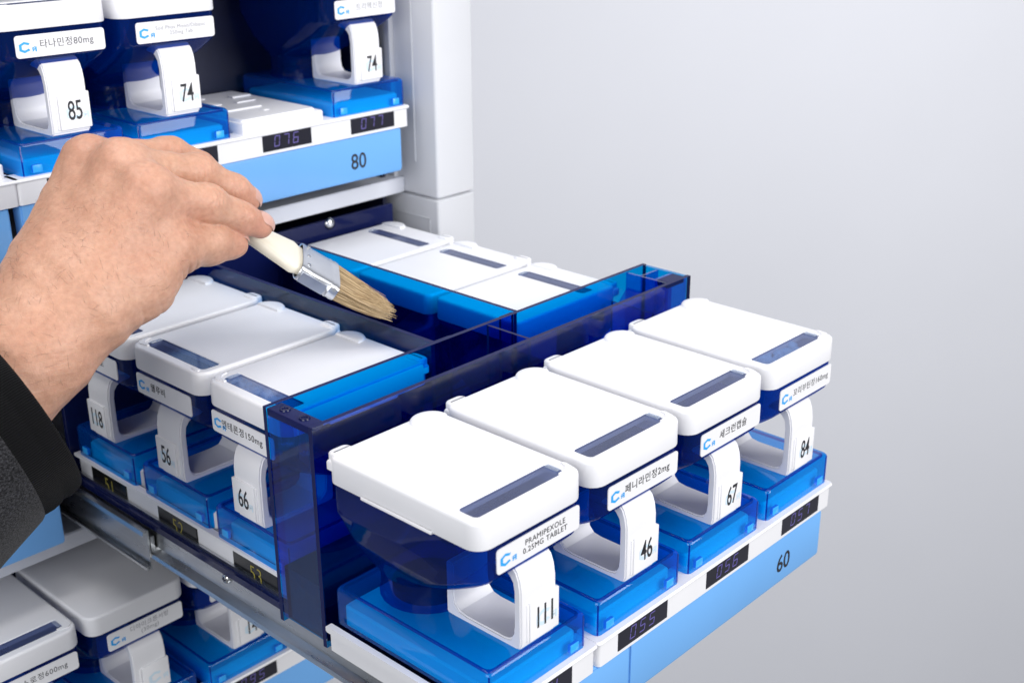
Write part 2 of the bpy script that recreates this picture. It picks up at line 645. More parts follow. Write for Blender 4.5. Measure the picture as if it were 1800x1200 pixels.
def label_mesh():
    return MB().loft([[(x, 0.79, z) for x, z in rrect(9.8, 59.0, -13.7, -2.6, 1.6, 5)],
                      [(x, 0.35, z) for x, z in rrect(9.8, 59.0, -13.7, -2.6, 1.6, 5)]]).mesh('label_plate', 'white_label')


def plate_mesh():
    b = MB()
    b.box(27.6, 45.1, -1.1, 1.2, -52.4, -33.8, .35)
    b.box(26.2, 27.2, -0.65, 1.0, -52.0, -34.6, .2)
    return b.mesh('number_plate', 'white_label')


def logo_mesh(mat, scale=1.0):
    # a faceted C and a small reversed letter
    b = MB()
    o = [(6.6, 6.9), (3.2, 8.2), (0, 6.2), (0, 1.6), (3.0, -.2), (6.6, 1.5), (5.6, 2.9), (3.2, 1.7), (1.6, 2.6), (1.6, 5.4), (3.3, 6.4), (5.8, 5.4)]
    o = [(x * scale, z * scale) for x, z in o]
    quads = [(0, 1, 10, 11), (1, 2, 9, 10), (2, 3, 8, 9), (3, 4, 7, 8), (4, 5, 6, 7)]
    b.add([(x * 1.08, -.06, z * .80) for x, z in o], quads)
    r = [((7.2, .4), (8.0, .4), (8.9, 2.2), (8.1, 2.4)), ((9.2, .2), (10.1, .2), (10.1, 4.2), (9.2, 4.2)),
         ((7.7, 3.0), (9.3, 3.6), (9.3, 4.4), (7.2, 3.6)), ((7.2, 2.0), (9.3, 1.9), (9.3, 2.7), (7.2, 2.9))]
    for q in r:
        b.add([(x * scale * 1.06 + .4, -.06, z * scale * .74) for x, z in q], [(0, 1, 2, 3)])
    return b.mesh('logo', mat, 0)


PROTO = {}
def plain_lid():
    R = lambda i: rrect(-0.4 + i, 62.7 - i, 0 + i, 89.0 - i, tuple(max(.8, r - i) for r in (7.5, 5, 5, 7.5)), 7)
    b = MB().loft([z3(R(1.6), 0.3), z3(R(0.15), 0.0), z3(R(0), 0.6), z3(R(0.1), 10.4), z3(R(0.35), 11.4), z3(R(0.8), 11.85), z3(R(1.5), 12.0)], True, True)
    b.box(-1.3, 0.4, 25.0, 67.0, -0.6, 0.9, .5)
    return b.mesh('lid', 'white_plastic')


PROTO['lid', 'plain'] = plain_lid()
for kind in ('front', 'rear'):
    PROTO['lid', kind] = lid_mesh(kind)
    PROTO['window', kind] = pane_mesh(kind)
    PROTO['catch', kind] = catch_mesh(kind)
for nm, f in (('hopper', hopper_mesh), ('rotor', rotor_mesh), ('handle', handle_mesh), ('base', base_mesh),
              ('label_plate', label_mesh), ('number_plate', plate_mesh)):
    PROTO[nm, 'front'] = f()
PROTO['clip', 'a'] = clip_mesh(11.5)
PROTO['clip', 'b'] = clip_mesh(55.5)
PROTO['logo', 0] = logo_mesh('logo_blue', 0.82)
PROTO['logo', 1] = logo_mesh('logo_ghost', 1.15)
for key in list(PROTO):
    if key[0] != 'logo':
        PROTO[key + ('m',)] = mirror_mesh(PROTO[key])


def cassette(loc, rot, label, group, name_text=None, number=None, mirror=False, kind='front', ink='ink_black', tsize=5.6, tx=None, tsp=1.0, pills=0):
    loc = (loc[0] + random.uniform(-.25, .25), loc[1] + random.uniform(-.3, .3), loc[2])
    rot += math.radians(random.uniform(-.3, .3))
    t = thing('pill_cassette', label, 'pill cassette', loc, rot, group)
    g = lambda a, b='front': PROTO[(a, b, 'm')] if mirror else PROTO[(a, b)]
    mx = (lambda x: 62.3 - x) if mirror else (lambda x: x)
    lid = link('lid', g('lid', kind), t)
    if kind != 'plain':
        link('window', g('window', kind), lid)
        link('catch', g('catch', kind), lid)
    hp = link('hopper', g('hopper'), t)
    link('rotor', g('rotor'), hp)
    link('handle', g('handle'), t)
    bs = link('base', g('base'), t)
    link('clip', g('clip', 'a'), bs)
    link('clip', g('clip', 'b'), bs)
    lp = link('label_plate', g('label_plate'), t)
    lp.rotation_euler = (0, math.radians(random.uniform(-.5, .5)), 0)
    lx = 3.3 if mirror else 9.8
    link('logo', PROTO['logo', 0], lp, (lx + 1.9, 0.33, -11.1))
    if name_text:
        two = '\n' in name_text
        flat_text(name_text, tsize * (.60 if two else .92), ink, lp, 'lettering', (tx if tx is not None else lx + 29.5, 0.30, -7.9), sx=1.0, line=1.0, space=1.10, bold=.0)
    if pills:
        pb = MB()
        rp = random.Random(pills)
        for k in range(90):
            px_, py_ = rp.uniform(7, 56), rp.uniform(4, 20)
            if px_ > 62.3 * .74 and pills == 1:
                continue
            pz = rp.uniform(6.0, 8.4)
            a = rp.uniform(0, 3.1)
            d_ = Vector((math.cos(a), math.sin(a), rp.uniform(-.3, .3))) * 3.2
            q = Vector((px_, py_, pz))
            pb.tube([tuple(q - d_ * 1.0), tuple(q - d_ * .85), tuple(q - d_ * .4), tuple(q + d_ * .4), tuple(q + d_ * .85), tuple(q + d_)], [.4, 1.5, 2.3, 2.3, 1.5, .4], 8)
        pb.box(8, 46, 3.0, 24, 1.0, 4.2, .8)
        po = link('pills', pb.mesh('pills', 'pill_coat', 50), t)
        po['kind'] = 'stuff'
    npl = link('number_plate', g('number_plate'), t)
    nx = mx(36.4)
    link('ghost_logo', PROTO['logo', 1], npl, (nx - 5.2, -1.12, -47.5))
    if number:
        flat_text(number, 14.2, 'ink_black', npl, 'number', (nx, -1.2, -43.2), sx=.62, space=.97, bold=.09)
    return t


# ------------------------------------------------------------------ drawers
SEG = {'0': 'abcdef', '1': 'bc', '2': 'abged', '3': 'abgcd', '4': 'fgbc', '5': 'afgcd', '6': 'afgcde', '7': 'abc', '8': 'abcdefg', '9': 'abcdfg'}


def seg_mesh(txt, w=4.0, h=6.6, gap=3.0, th=.55, mat='segment_violet', sl=.14):
    b = MB()
    for k, ch in enumerate(txt):
        ox = k * (w + gap)

        def bar(x0, z0, x1, z1):
            q = [(x0, z0), (x1, z0), (x1, z1), (x0, z1)]
            b.add([(ox + x + z * sl, -.05, z) for x, z in q], [(0, 1, 2, 3)])
        g = .25
        D = {'a': (g, h - th, w - g, h), 'd': (g, 0, w - g, th), 'g': (g, h / 2 - th / 2, w - g, h / 2 + th / 2),
             'f': (0, h / 2 + g, th, h - g), 'e': (0, g, th, h / 2 - g), 'b': (w - th, h / 2 + g, w, h - g), 'c': (w - th, g, w, h / 2 - g)}
        for s_ in SEG.get(ch, ''):
            bar(*D[s_])
    return b.mesh('digits', mat, 0)


def display(parent, x, z, txt, y=-4.3):
    d = link('display_panel', MB().box(x - 36.6, x, y, y + 1.2, z - 11.0, z, .25).mesh('display_panel', 'display_black', 0), parent)
    link('digits', seg_mesh(txt), d, (x - 28.5, y - .03, z - 8.8))


def drawer(loc, label, number, disp, group, first_slot=0, open_=False, empty=(), stub=False):
    t = thing('cassette_tray', label, 'drawer', loc, 0, group)
    # white front bar with a small lip, in two modules
    bar = MB()
    for x0, x1 in ((-2.0, 66.2), (69.0, 267.0)):
        bar.loft([z3(rrect(x0, x1, -4.0, 8.0, 2.0, 5), -86.0), z3(rrect(x0, x1, -4.0, 8.0, 2.0, 5), -74.4)])
        bar.loft([z3(rrect(x0 - 1.5, x1 + 1.5, -4.4, 9.0, 2.0, 5), -74.4), z3(rrect(x0 - 1.5, x1 + 1.5, -4.9, 9.0, 2.0, 5), -73.6),
                  z3(rrect(x0 - 1.2, x1 + 1.2, -4.3, 9.0, 2.0, 5), -72.4)])
    bar.box(66.0, 69.3, 0.5, 9.0, -86.0, -74.0)
    # side lip of the bar along the first cassette
    bar.loft([[(-3.4, y, z) for y, z in rrect(8.8, 93.5, -75.6, -72.4, 1.0, 4)], [(-.4, y, z) for y, z in rrect(8.8, 93.5, -75.6, -72.4, 1.0, 4)]])
    bar.box(-1.6, 2.0, 7.9, 92.5, -86.0, -75.0)
    link('front_bar', bar.mesh('front_bar', 'white_plastic'), t)
    for i, s_ in disp:
        display(t, 50.6 + 68 * i, -73.2, s_)
    # pale blue drawer front with a seam, thinner towards its lower edge
    sec = [(-3.0, -86.0), (-3.4, -88.5), (-3.4, -112.5), (-2.6, -115.0), (1.5, -115.2), (6.0, -113.0), (6.0, -86.0)]
    pan = MB()
    for x0, x1 in ((-2.0, 91.9), (92.2, 261.0)):
        pan.loft([[(x0, y, z) for y, z in sec], [(x1, y, z) for y, z in sec]])
    pn = link('front_panel', pan.mesh('front_panel', 'panel_blue', 40, .8), t)
    if number:
        flat_text(number, 14.2, 'ink_black', pn, 'number', (223.6, -3.5, -102.6), sx=.92, bold=.12)
    # white platforms the cassettes stand on
    for i in range(4):
        b = MB()
        hgt = -64.6
        b.loft([z3(rrect(68 * i + 5.4, 68 * i + 60.8, 2.5, 91.0, 2.5, 4), -74.5), z3(rrect(68 * i + 5.4, 68 * i + 60.8, 2.5, 91.0, 2.5, 4), hgt - 1),
                z3(rrect(68 * i + 6.4, 68 * i + 59.8, 3.5, 90.0, 2.5, 4), hgt)])
        if i in empty:
            X = 68 * i
            b.box(X + 3.0, X + 63.2, -1.0, 92.0, -74.3, -66.0, 1.0)
            b.box(X + 14, X + 40, 30, 34, hgt, hgt + 0.90, .2)
            b.box(X + 18, X + 26, 52, 66, hgt, hgt + 0.72, .2)
            b.box(X + 36, X + 50, 50, 53, hgt, hgt + 0.72, .2)
            b.box(X + 44, X + 58, 66, 72, hgt, hgt + 0.99, .2)
            b.box(X + 8, X + 30, 76, 80, hgt, hgt + 0.54, .2)
            b.box(X + 33, X + 37, 18, 24, hgt, hgt + 0.45, .2)
        link('platform', b.mesh('platform', 'white_plastic'), t)
    if not open_:
        link('divider_wall', MB().box(0.6, 262, 98.7, 132.9, -86.0, 20.0, .8).mesh('divider_wall', 'dark_liner', 0), t)
    link('tray_floor', MB().box(6, 262, 9.2, 335, -90, -86.2).mesh('tray_floor', 'navy_plastic', 0), t)
    return t


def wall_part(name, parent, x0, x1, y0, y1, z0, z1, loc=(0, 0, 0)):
    """a clear divider wall whose upper and end edges are coloured dark, as internal refraction would leave them"""
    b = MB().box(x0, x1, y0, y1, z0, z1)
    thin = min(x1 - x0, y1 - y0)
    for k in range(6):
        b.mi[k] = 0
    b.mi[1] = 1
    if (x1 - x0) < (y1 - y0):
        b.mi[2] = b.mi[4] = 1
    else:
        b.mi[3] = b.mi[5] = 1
    return link(name, b.mesh(name, ['divider_blue', 'edge_refraction_dark'], 0), parent, loc)


# ---- the open drawer
GR1 = 'drawers of the cabinet'
dr = drawer((0, 0, 0), 'pulled out drawer with pale blue front numbered 60 and blue clear divider trough', '60',
            [(0, '054'), (1, '055'), (2, '056'), (3, '057')], GR1, open_=True)
# trough across the drawer
wall_part('divider_wall', dr, 0.6, 274.2, 98.7, 101.2, -89.0, 20.8)
wall_part('divider_wall', dr, 0.6, 274.2, 130.4, 132.9, -89.0, 20.8)
wall_part('cross_wall', dr, 139.2, 140.8, 101.3, 130.3, -60.0, 20.3)
wall_part('cross_wall', dr, 242.0, 243.2, 101.3, 130.3, -60.0, 6.0)
link('trough_floor', MB().box(3.2, 271.5, 101.3, 130.3, -88.0, -60.2).mesh('trough_floor', 'navy_plastic', 0), dr)
cap = MB()
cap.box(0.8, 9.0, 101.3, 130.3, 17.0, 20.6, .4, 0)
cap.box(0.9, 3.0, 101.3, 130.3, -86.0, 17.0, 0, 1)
link('end_cap', cap.mesh('end_cap', ['edge_refraction_dark', 'divider_blue'], 35), dr)
for yy in (109.0, 122.5):
    b = MB()
    c = lambda r, z: z3(circ(5.0, yy, r, 5), z)
    b.loft([c(2.9, 4.0), c(2.9, 16.9)], True, False, 1)
    b.loft([c(2.6, 20.7), c(2.4, 21.3), c(1.5, 21.3), c(1.4, 20.9)], False, True, 0)
    link('screw_boss', b.mesh('screw_boss', ['navy_plastic', 'divider_blue'], 40), dr)
cap = MB()
cap.box(271.6, 273.9, 101.3, 130.3, -86.0, 20.6, 0, 0)
cap.box(255.0, 256.6, 101.3, 130.3, -20.0, 20.2, 0, 0)
cap.box(256.7, 271.5, 109.5, 111.0, -20.0, 20.3, 0, 0)
cap.box(256.7, 271.5, 119.5, 121.0, -20.0, 20.3, 0, 0)
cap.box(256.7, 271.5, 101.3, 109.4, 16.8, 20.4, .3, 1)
link('end_cap', cap.mesh('end_cap', ['divider_blue', 'edge_refraction_dark'], 0), dr)
# sloped chute piece near the right end
b = MB().add([(212, 101.5, -30), (256, 101.5, 11), (256, 130.2, 11), (212, 130.2, -30), (212, 101.5, -32), (256, 101.5, 9.5), (256, 130.2, 9.5), (212, 130.2, -32)],
             [(0, 1, 2, 3), (7, 6, 5, 4), (0, 4, 5, 1), (2, 6, 7, 3), (1, 5, 6, 2), (0, 3, 7, 4)])
link('chute', b.mesh('chute', 'divider_blue', 0), dr)
# walls of the aisle that runs back into the cabinet
wall_part('aisle_wall', dr, 102.4, 104.9, 133.1, 338.0, -70.0, 20.8)
wall_part('aisle_wall', dr, 162.6, 165.1, 133.1, 338.0, -70.0, 20.8)
wall_part('aisle_wall', dr, 105.2, 116.5, 133.1, 134.6, -70.0, 20.2)
wall_part('aisle_wall', dr, 153.0, 162.4, 133.1, 134.6, -70.0, 20.2)
link('aisle_floor', MB().box(104.9, 162.6, 133.0, 338.0, -70.0, -66.0).mesh('aisle_floor', 'navy_plastic', 0), dr)
link('back_plate', MB().box(8, 262, 338.5, 342.0, -88.0, 22.5, .6).mesh('back_plate', 'navy_plastic', 0), dr)
link('bolt', MB().loft([[(206 + x, 338.4, 20 + z) for x, z in circ(0, 0, 4, 5)], [(206 + x, 336.8, 20 + z) for x, z in circ(0, 0, 3.4, 5)],
                        [(206 + x, 336.0, 20 + z) for x, z in circ(0, 0, 1.4, 5)]]).mesh('bolt', 'screw_steel', 50), dr)
# left side: white bar with smoked displays, navy side plate under it
sb = MB()
sb.box(10.3, 18.0, 133.2, 333.0, -86.3, -74.6, .8)
sb.loft([[(9.0, y, z) for y, z in rrect(133.2, 336.0, -75.4, -73.4, .8, 4)], [(13.0, y, z) for y, z in rrect(133.2, 336.0, -75.4, -73.4, .8, 4)]])
link('side_bar', sb.mesh('side_bar', 'white_plastic'), dr)
for i, s_ in enumerate(('51', '52', '53')):
    y = 318.4 - 68 * i
    d = link('display_panel', MB().box(9.6, 11.0, y - 36.2, y, -92.8, -75.6, .2).mesh('display_panel', 'display_smoke', 0), dr)
    flat_text(s_, 11.8, 'digit_yellow', d, 'digits', (9.5, y - 18.8, -82.6), -math.pi / 2, sx=.86, bold=-.16, space=1.08)
sp = MB()
sp.box(11.0, 14.0, 90.0, 338.0, -93.2, -86.4)
sp.box(11.4, 14.0, 133.4, 338.0, -86.3, -74.0)
link('side_plate', sp.mesh('side_plate', 'navy_plastic', 0), dr)
# right side bar
sb = MB().box(256.0, 263.0, 133.2, 333.0, -86.3, -74.6, .8)
link('side_bar', sb.mesh('side_bar', 'white_plastic'), dr)
# moving slide member
sl = [(9.8, -84.5), (8.6, -84.5), (8.2, -102.0), (6.6, -103.6), (4.4, -104.6), (3.6, -106.4), (4.6, -107.8), (7.4, -107.0), (9.8, -104.0)]
link('slide_rail', extrude_poly(sl, 20.0, 420.0, 'rail_steel', 'y', name='slide_rail'), dr)
for yy, zz in ((187.5, -93.5), (90.0, -93.0)):
    b = MB()
    c = lambda r, x: [(x, yy + p, zz + q) for p, q in circ(0, 0, r, 5)]
    b.loft([c(2.9, 8.3), c(2.9, 7.6), c(2.3, 6.6), c(1.2, 6.2)])
    b.box(6.0, 6.35, yy - 1.5, yy + 1.5, zz - .3, zz + .3, 0, 1)
    b.box(6.0, 6.35, yy - .3, yy + .3, zz - 1.5, zz + 1.5, 0, 1)
    link('screw', b.mesh('screw', ['screw_steel', 'dark_liner'], 50), dr)

pm = MB()
pm.loft([z3(rrect(5.4, 60.8, 2.5, 91.0, 2.5, 4), -74.5), z3(rrect(5.4, 60.8, 2.5, 91.0, 2.5, 4), -65.6), z3(rrect(6.4, 59.8, 3.5, 90.0, 2.5, 4), -64.6)])
pmm = pm.mesh('platform', 'white_plastic')
for i in range(3):
    link('platform', pmm, dr, (11.7, 331.7 - 68 * i, 0), -math.pi / 2)
    link('platform', pmm, dr, (255.2, 271.0 - 67.6 * i, 0), math.pi / 2)
link('shelf_deck', MB().box(15, 102, 133.4, 336.0, -80.0, -74.6).mesh('shelf_deck', 'white_plastic', 0), dr)
GF = 'cassettes along the front of the open drawer'
FR = [('PRAMIPEXOLE\n0.25MG TABLET', '111', 'white lidded blue pill cassette numbered 111 at the near end of the front row', 36.5 - 2.0, 'ink_black', 5.9),
      ('페니라민정2mg', '46', 'blue pill cassette numbered 46, its Korean label ending in 2mg, second along the front row', 33.5, 'ink_black', 5.2),
      ('세크런캡슐', '67', 'blue pill cassette numbered 67, its label only five Korean letters, third along the front row', 32.5, 'ink_black', 5.2),
      ('꼬리부틴정160mg', '84', 'white lidded blue pill cassette numbered 84 at the far end of the front row', 35.5, 'ink_grey', 4.8)]
for i, (a, n, lab, tx, ink, ts) in enumerate(FR):
    cassette((68 * i, 0, 0), 0, lab, GF, a, n, tx=tx + 3.4, ink=ink, tsize=ts, pills=1 if n == '84' else 0)
GL = 'cassettes along the left side of the open drawer'
LF = [('메디락정로', '118', 'pill cassette numbered 118 half hidden under the hand holding the brush'),
      ('웰루비', '56', 'pill cassette numbered 56 above the yellow 52, between 118 and 66'),
      ('엔테론정150mg', '66', 'pill cassette numbered 66 against the blue trough, above the yellow 53')]
for i, (a, n, lab) in enumerate(LF):
    cassette((11.7, 331.7 - 68 * i, 0), -math.pi / 2, lab, GL, a, n, mirror=True, tsize=5.2, tx=27.5 if i != 1 else 23.0, pills=2 if n == '66' else 0)
GRR = 'cassettes along the right side of the open drawer'
RT = ['white pill cassette lid nearest the cabinet post, behind the brush ferrule', 'middle white pill cassette of the three behind the bright blue aisle wall',
      'white pill cassette of the back right row touching the blue trough']
for i, lab in enumerate(RT):
    cassette((255.2, 271.0 - 67.6 * i, 0), math.pi / 2, lab, GRR, None, None, kind='rear')

# ---- closed drawers above, below and to the left
up = (-6.0, 322.6, 164.8)
drawer(up, 'closed upper drawer with pale blue front numbered 80 and one empty slot', '80', [(0, '074'), (1, '075'), (2, '076'), (3, '077')], GR1, empty=(2,))
GU = 'cassettes on the closed upper drawer'
UP = [(0, '타나민정80mg', '85', 'blurred pill cassette numbered 85 at top left above the knuckles', 'ink_grey', 5.2),
      (1, 'Sod Phos Mono/Dibasic\n250mg Tab', '74', 'pill cassette numbered 74 beside the empty slot, right of cassette 85', 'ink_pale', 5.0),
      (3, '트리헥신정', '74', 'pill cassette numbered 74 next to the white cabinet post', 'ink_pale', 5.0)]
for i, a, n, lab, ink, ts in UP:
    cassette((up[0] + 68 * i, up[1], up[2]), 0, lab, GU, a, n, ink=ink, tsize=ts, tx=37.5)
lo = (-19.0, 290.0, -165.0)
drawer(lo, 'lower closed drawer mostly hidden under the steel slide', None, [(1, '095')], GR1)
GB = 'cassettes on the lower drawer'
LO = [(-1, '아스로정600mg', None, 'pill cassette with dark window slot at the bottom left corner', 'ink_grey', 5.0),
      (0, '디아미크론서방\n(30mg)', None, 'shaded pill cassette under the steel slide with a plain grey lid', 'ink_pale', 6.4),
      (1, None, '14', 'pill cassette numbered 14 low behind the steel slide', 'ink_grey', 5.0)]
for i, a, n, lab, ink, ts in LO:
    cassette((lo[0] + 68 * i, lo[1], lo[2]), 0, lab, GB, a, n, ink=ink, tsize=ts, tx=37.0, kind='front' if i < 0 else 'plain')
ad = (-275.0, 322.6, 164.8)
drawer(ad, 'pale blue fronted drawer at the left edge beside the upper drawer', None, [], GR1)
for i in (2, 3):
    pass
ad = (-272.5, 322.6, -2.5)
drawer(ad, 'pale blue fronted drawer under the dark sleeve on the lower shelf', None, [], GR1)

# ------------------------------------------------------------------ cabinet
cb = thing('dispensing_cabinet', 'white cabinet with shelves and a white corner post on its right', 'cabinet', (0, 330, 0))
P0 = (0, -330, 0)


def cab(name, mb, mat, smooth=0, bevel=0.0):
    return link(name, mb.mesh(name, mat, smooth, bevel), cb, P0)


def post(z0, z1):
    b = MB()
    b.loft([z3(rrect(279.0, 313.0, 311.0, 740.0, 2.2, 4), z0), z3(rrect(278.2, 313.8, 310.2, 740.0, 2.2, 4), z0 + .8),
            z3(rrect(278.2, 313.8, 310.2, 740.0, 2.2, 4), z1 - .8), z3(rrect(279.0, 313.0, 311.0, 740.0, 2.2, 4), z1)])
    return b


pu = post(27.0, 400.0)
cab('side_post', pu, 'post_paint', 40)
cab('trim_strip', MB().box(277.4, 278.4, 331.0, 333.0, 50.0, 400.0, .3), 'post_paint')
cab('trim_strip', MB().box(274.0, 278.3, 349.0, 740.0, 27.0, 400.0, .8), 'post_paint')
cab('side_post', post(-420.0, 25.6), 'post_paint', 40)
fr = MB()
for y0, y1, za, zb in ((318.5, 319.7, -120, 12), (318.5, 352, 11, 12.2)):
    fr.box(277.6, 278.4, y0, y1, za, zb, .2)
cab('trim_frame', fr, 'post_paint')
for zt in (37.5, 202.0, -126.5, -291.0):
    b = MB()
    b.loft([[(-420.0, y, z) for y, z in ((343.0, zt), (343.0, zt - 10.5), (347.0, zt - 11.2), (740.0, zt - 11.2), (740.0, zt))],
            [(278.0, y, z) for y, z in ((343.0, zt), (343.0, zt - 10.5), (347.0, zt - 11.2), (740.0, zt - 11.2), (740.0, zt))]])
    cab('shelf', b, 'shelf_paint', 30, .6)
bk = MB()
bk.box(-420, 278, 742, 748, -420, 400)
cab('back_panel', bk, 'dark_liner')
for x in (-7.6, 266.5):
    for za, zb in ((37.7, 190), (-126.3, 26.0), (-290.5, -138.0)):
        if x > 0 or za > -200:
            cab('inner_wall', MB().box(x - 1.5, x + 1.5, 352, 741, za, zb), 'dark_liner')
# fixed slide members
cr = [(2.0, -90.0), (5.2, -90.0), (5.8, -92.2), (4.8, -92.6), (4.4, -91.2), (3.2, -91.2), (3.0, -112.4), (4.4, -112.4), (4.8, -111.0), (5.8, -111.4), (5.2, -113.8), (2.0, -113.8)]
cr = [(6.0 - x, z) for x, z in cr]
link('slide_channel', extrude_poly(cr, 253.0, 700.0, 'rail_steel', 'y', name='slide_channel'), cb, P0)
ret = MB()
for k in range(9):
    ret.tube([(6.3, 256 + 9 * k, -108), (6.3, 256.01 + 9 * k, -105.4)], 1.5, 8)
ret.box(5.0, 7.4, 254, 350, -104.2, -95.0)
link('ball_retainer', ret.mesh('ball_retainer', 'screw_steel', 40), cb, P0)

# ------------------------------------------------------------------ wall behind
w = MB()
w.box(-3500, 3500, 0, 50, -2500, 2500)
wo = link('wall', w.mesh('wall', 'wall_paint', 0), None, (956, 874, 0), -math.radians(33))
wo['kind'] = 'structure'
wo['label'] = 'plain pale grey wall behind the cabinet'

# ------------------------------------------------------------------ brush
A = Vector((.676, -.446, -.584)).normalized()
B = Vector((-.6085, -.784, -.1056))
B = (B - A * B.dot(A)).normalized()
T = A.cross(B).normalized()
if T.z < 0:
    T = -T
F0 = Vector((72.1, 195.7, 57.1))       # handle end of the ferrule
bt = thing('paint_brush', 'flat cream handled brush with natural bristles sweeping the drawer aisle', 'brush', tuple(F0))


def frame(a, b_, t_):
    return A * a + B * b_ + T * t_


def sect(a, hw, ht, off=0.0, n=24, pw=0.55):
    out = []
    for k in range(n):
        th = 2 * math.pi * k / n
        cx, sx_ = math.cos(th), math.sin(th)
        x = math.copysign(abs(cx) ** pw, cx) * hw
        y = math.copysign(abs(sx_) ** pw, sx_) * ht
        out.append(tuple(frame(a, x + off, y)))
    return out


hd = MB()
prof = [(-1.0, 14.0, 4.0), (-4, 15.6, 4.7), (-8, 15.2, 4.8), (-15, 12.4, 5.0), (-24, 9.2, 5.0), (-36, 7.4, 4.7), (-50, 7.2, 4.3), (-66, 8.2, 4.4), (-78, 8.6, 4.2), (-83, 7.4, 3.6), (-85.5, 4.5, 2.2)]
hd.loft([sect(0.5, 13.8, 3.8, pw=.7)] + [sect(a, w_ * (.93 if a < -5 else 1), t_ * .76, pw=.5) for a, w_, t_ in prof])
link('handle', hd.mesh('handle', 'brush_cream', 60), bt)
fe = MB()
fe.loft([sect(0.3, 14.6, 4.6, pw=.45), sect(0.0, 16.0, 4.9, pw=.45), sect(1.0, 16.3, 5.1, pw=.45), sect(2.6, 16.0, 4.9, pw=.45), sect(4.2, 16.3, 5.1, pw=.45), sect(5.8, 16.0, 4.9, pw=.45),
         sect(16.0, 16.3, 4.9, pw=.45), sect(17.0, 16.8, 5.2, pw=.45), sect(18.4, 16.5, 4.9, pw=.45), sect(19.8, 16.9, 5.1, pw=.45), sect(21.5, 16.9, 4.8, pw=.45), sect(21.6, 15.5, 4.0, pw=.45)], False, False)
# seam plate on the narrow side and small nails on the flat side
fe.box(0, 0, 0, 0, 0, 0) if False else None
seam = MB()
q = [frame(a, 16.9, t_) for a, t_ in ((1.2, -3.2), (15.0, -3.2), (15.0, 2.4), (1.2, 2.4))]
q2 = [p + B * .7 for p in q]
seam.add([tuple(p) for p in q + q2], [(0, 1, 2, 3), (7, 6, 5, 4), (0, 4, 5, 1), (1, 5, 6, 2), (2, 6, 7, 3), (3, 7, 4, 0)])
fr_o = link('ferrule', merge_meshes('ferrule', [fe.mesh('ferrule', 'ferrule_tin', 60), seam.mesh('ferrule', 'ferrule_tin', 20)]), bt)
for a, x in ((3.4, -11.0), (3.4, 0.0), (3.4, 11.0)):
    b = MB()
    L = []
    for r, h in ((1.0, 4.6), (1.0, 5.3), (.6, 5.6)):
        L.append([tuple(frame(a + r * math.cos(k * .785), x + r * math.sin(k * .785), h)) for k in range(8)])
    b.loft(L)
    link('nail', b.mesh('nail', 'screw_steel', 50), fr_o)
br = MB()
rnd = random.Random(3)
for k in range(1500):
    u = rnd.uniform(-1, 1)
    v = rnd.uniform(-1, 1)
    ln = 30.5 + rnd.gauss(0, 2.6) - 2.5 * abs(u) ** 2
    if rnd.random() < .06:
        ln *= rnd.uniform(.6, .9)
    p0 = (20.0, u * 15.6, v * 3.9)
    sx_ = u * (6.5 + rnd.gauss(0, 2.0)) + 4.5 + rnd.gauss(0, 1.0)
    st = v * 3.2 + rnd.gauss(0, .5)
    lean = rnd.gauss(0, .35)
    pts = []
    for j in range(5):
        s = j / 4
        a = 20.0 + ln * s
        x = p0[1] + (sx_ - p0[1]) * s ** 1.7 + lean * s * s * 2.2
        tt = p0[2] * (1 - s) + (st * .75) * s + 2.6 * s ** 2.4
        pts.append(frame(a, x, tt))
    r = rnd.uniform(.10, .19)
    br.tube(pts, [r, r, r * .95, r * .8, r * .35], 4, caps=False)
bo = link('bristles', br.mesh('bristles', 'bristle', 60), bt)
bo['kind'] = 'stuff'


#HAND#
# ------------------------------------------------------------------ person: left hand, forearm and sleeve
# joints in millimetres: (x, y, z), radius
J = {
    'i0': ((-5.0, 197.6, 106.5), 10.6), 'i1': ((24.1, 196.1, 95.5), 8.5), 'i2': ((41.1, 195.6, 85.2), 7.4), 'i3': ((50.0, 194.5, 80.4), 6.7),
    'm0': ((-5.0, 216.7, 114.8), 11.6), 'm1': ((32.5, 215.5, 105.3), 8.7), 'm2': ((48.4, 212.3, 94.5), 8.0), 'm3': ((56.1, 211.8, 88.8), 6.9),
    'r0': ((-7.9, 241.1, 113.6), 11.2), 'r1': ((31.6, 236.8, 111.3), 8.3), 'r2': ((46.1, 235.3, 102.7), 7.7), 'r3': ((53.5, 230.9, 95.2), 6.8),
    'p0': ((-6.0, 257.8, 102.4), 10.5), 'p1': ((27.0, 260.8, 103.2), 8.0), 'p2': ((40.3, 257.9, 95.5), 7.0), 'p3': ((47.7, 255.3, 88.7), 6.3),
    't0': ((-39.4, 190.2, 62.2), 15.0), 't1': ((-1.7, 191.3, 79.7), 11.8), 't2': ((21.9, 196.2, 77.4), 9.4), 't3': ((35.1, 197.4, 73.9), 8.1),
    'wr': ((-41.5, 197.1, 67.6), 19.0), 'wu': ((-43.9, 217.5, 71.4), 17.0), 'fr': ((-64.4, 196.1, 50.7), 23.5), 'fu': ((-63.8, 207.5, 55.4), 20.5),
    'er': ((-127.8, 196.5, 10.0), 31.0), 'eu': ((-127.5, 210.2, 18.0), 31.0),
}
VIEW_N = np.array((-0.66, -0.58, 0.47))      # dorsal side of the hand faces up and out of the cabinet
jp = {k: np.array(v[0], float) for k, v in J.items()}
jr = {k: v[1] for k, v in J.items()}


def sd_cone(P, a, b, ra, rb):
    ab = b - a
    t = np.clip(((P - a) @ ab) / (ab @ ab), 0, 1)
    return np.linalg.norm(P - a - t[:, None] * ab, axis=1) - (ra + (rb - ra) * t)


def smin(a, b, k):
    h = np.maximum(k - np.abs(a - b), 0) / k
    return np.minimum(a, b) - h * h * k * .25


